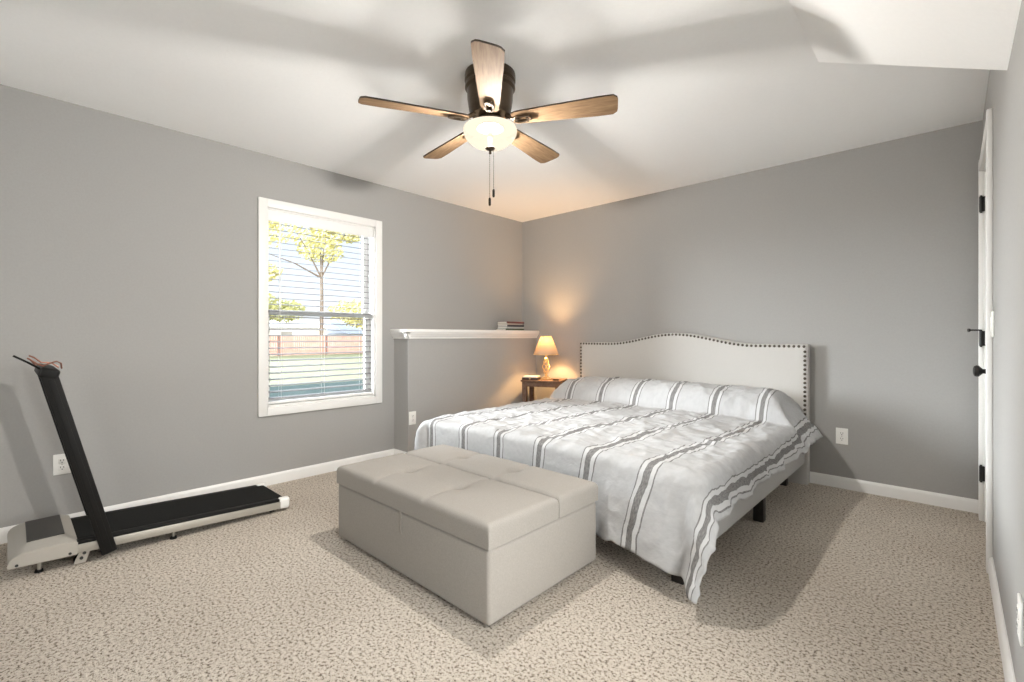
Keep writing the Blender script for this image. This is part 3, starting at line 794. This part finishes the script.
# ------------------------------------------------------------------ the yard outside the left window
GZ = -.5
struct(boxes('ground', noisy('autumn_lawn', (.065, .072, .03), (.10, .105, .048), 1.2, .95, .3, .05, detail=6), [((-110, -60, GZ-.3), (XL-T, 90, GZ))]))
struct(boxes('bounce_ground', noisy('pale_bounce_surface', (.55, .53, .50), (.62, .60, .57), 2, .9, .1), [((XR+T, -40, -.3), (60, 60, -.1)), ((XL-T, -40, -.3), (XR+T, YF-T, -.1))]))  # unseen pale ground added to bounce daylight up into the room
def leaf_mat(name, c1, c2):
    m = mat(name, c1, .7, 0, .2); k = NT(m); co = k.coord('Object'); f = k.noise(co, 1.7, 3)
    c = k.ramp(f, [(.35, c1), (.65, c2)]); k.l(c, k.b.inputs['Base Color']); return m
LM = [leaf_mat('yellow_leaves', (.36, .33, .12), (.55, .51, .24)), leaf_mat('yellow_green_leaves', (.26, .27, .11), (.44, .43, .2)), leaf_mat('green_leaves', (.10, .15, .045), (.25, .28, .08))]
def tree(label, loc, clusters, trunk_h, tr, lm, n, size, limbs):
    t = thing('yard_tree', label, 'tree', loc, (0, 0, 0), 'trees in the yard')
    bm = bmesh.new(); add_tube(bm, [(0, 0, 0), (.05, .03, trunk_h*.5), (0, .0, trunk_h)], [tr*1.3, tr, tr*.7], 10)
    for c in limbs:
        add_tube(bm, [(0, 0, trunk_h*.75), Vector((c[0]*.5, c[1]*.5, (trunk_h*.8+c[2])*.5)), Vector(c)], [tr*.55, tr*.35, tr*.12], 7)
    link('trunk', bm, M['trunk'], t)
    bm = bmesh.new()
    for i in range(n):
        cx, cy, cz, rx, rz = random.choice(clusters)
        while True:
            p = Vector((random.uniform(-1, 1), random.uniform(-1, 1), random.uniform(-1, 1)))
            if .25 < p.length < 1: break
        q = Vector((cx+p.x*rx, cy+p.y*rx, cz+p.z*rz)); s = size*random.uniform(.6, 1.3)
        a = Vector((random.gauss(0, 1), random.gauss(0, 1), random.gauss(0, 1))).normalized(); b = a.orthogonal().normalized(); c = a.cross(b)
        v = [bm.verts.new(q+b*s), bm.verts.new(q+c*s*.55), bm.verts.new(q-b*s), bm.verts.new(q-c*s*.55)]
        bm.faces.new(v)
    link('foliage', bm, lm, t, smooth=0)
    return t
tree('tall yellow-leaved tree with a bare trunk behind the fence', (-42, 19.4, GZ), [(0, -2.6, 11.4, 3.0, 1.8), (.2, -.1, 9.4, 2.0, 1.2), (0, 3.2, 12.6, 3.0, 1.1), (0, -5.8, 10.2, 2.4, 1.7), (0, .8, 12.8, 2.6, 1.6), (0, -5.5, 7.0, 2.0, .9), (.3, 5.6, 12.2, 1.7, .7), (0, -7.5, 12.5, 2.6, 1.8), (0, -8.5, 9.0, 2.2, 1.6), (0, 1.6, 11.2, 2.4, .8)], 9.2, .16, LM[0], 5200, .21, [(0, -2.4, 11.0), (0, 3.0, 12.4), (.4, .4, 12.4), (0, -4.8, 8.6)])
tree('low spreading yellow tree standing right behind the fence', (-44, 25.5, GZ), [(0, -2.0, 4.0, 2.4, 1.2), (0, 1.8, 4.3, 2.5, 1.3), (0, 5.2, 4.2, 2.2, 1.3), (0, 0, 3.2, 2.6, 1.0)], 2.4, .22, LM[0], 2600, .20, [(0, -1.5, 3.8), (0, 1.6, 4)])
tree('broad olive tree farther back at the left of the view', (-47, 15.5, GZ), [(0, 0, 4.6, 2.4, 1.3), (0, 2.6, 4.0, 2.0, 1.1), (0, -2.5, 4.4, 2.2, 1.3)], 2.8, .22, LM[1], 2000, .20, [(0, -1.5, 4), (0, 1.6, 3.8)])
struct(boxes('lawn_shade_strip', noisy('shaded_lawn_tone', (.030, .042, .042), (.045, .06, .058), 5, .95, .3, .03, spec=0.), [((-15.5, -40, GZ), (XL-T-.3, 60, GZ+.015))]))  # shade on the lawn near the house, laid as a dark strip
fn = thing('yard_fence', 'reddish brown picket fence across the lawn outside the window', 'fence', (-39, 10, GZ))
bm = bmesh.new(); y = 0.
while y < 26:
    add_box(bm, (0, y, .05), (.03, y+.145, 1.62)); y += .17
link('picket_panel', bm, noisy('cedar_stain', (.33, .17, .13), (.42, .23, .18), 3, .85, 0), fn)
boxes('rail', mat('fence_rail', (.22, .11, .08), .8), [((-.06, 0, .35), (0, 26, .44)), ((-.06, 0, 1.2), (0, 26, 1.29))], fn)
for k in range(7):
    boxes('post', mat('fence_post', (.12, .07, .055), .8), [((.03, .6+3.9*k, 0), (.13, .7+3.9*k, 1.70))], fn)
hs = thing('neighbour_house', 'low house with slate blue roof beyond the fence', 'house', (-52, 30.5, GZ))
boxes('wall', mat('pale_siding', (.50, .50, .52), .8), [((-4, -5, 0), (4, 8, 1.9))], hs)
bm = bmesh.new(); add_prism(bm, [(-4.5, 1.85), (4.5, 1.85), (0, 3.2)], 'y', -5.6, 8.6); link('roof', bm, mat('slate_blue_shingle', (.13, .15, .19), .8), hs, smooth=0)
sd = thing('white_shed', 'white outbuilding beyond the fence left of the low house', 'building', (-52, 18.0, GZ))
boxes('wall', mat('white_siding', (.78, .77, .75), .8), [((-3, -6, 0), (3, 5.2, 2.5))], sd)
bm = bmesh.new(); add_prism(bm, [(-3.4, 2.45), (3.4, 2.45), (0, 3.3)], 'y', -6.3, 5.5); link('roof', bm, mat('grey_shingle', (.45, .44, .44), .8), sd, smooth=0)
boxes('door', mat('grey_door', (.30, .29, .28), .7), [((3.0, .5, 0), (3.05, 1.6, 2.05))], sd)
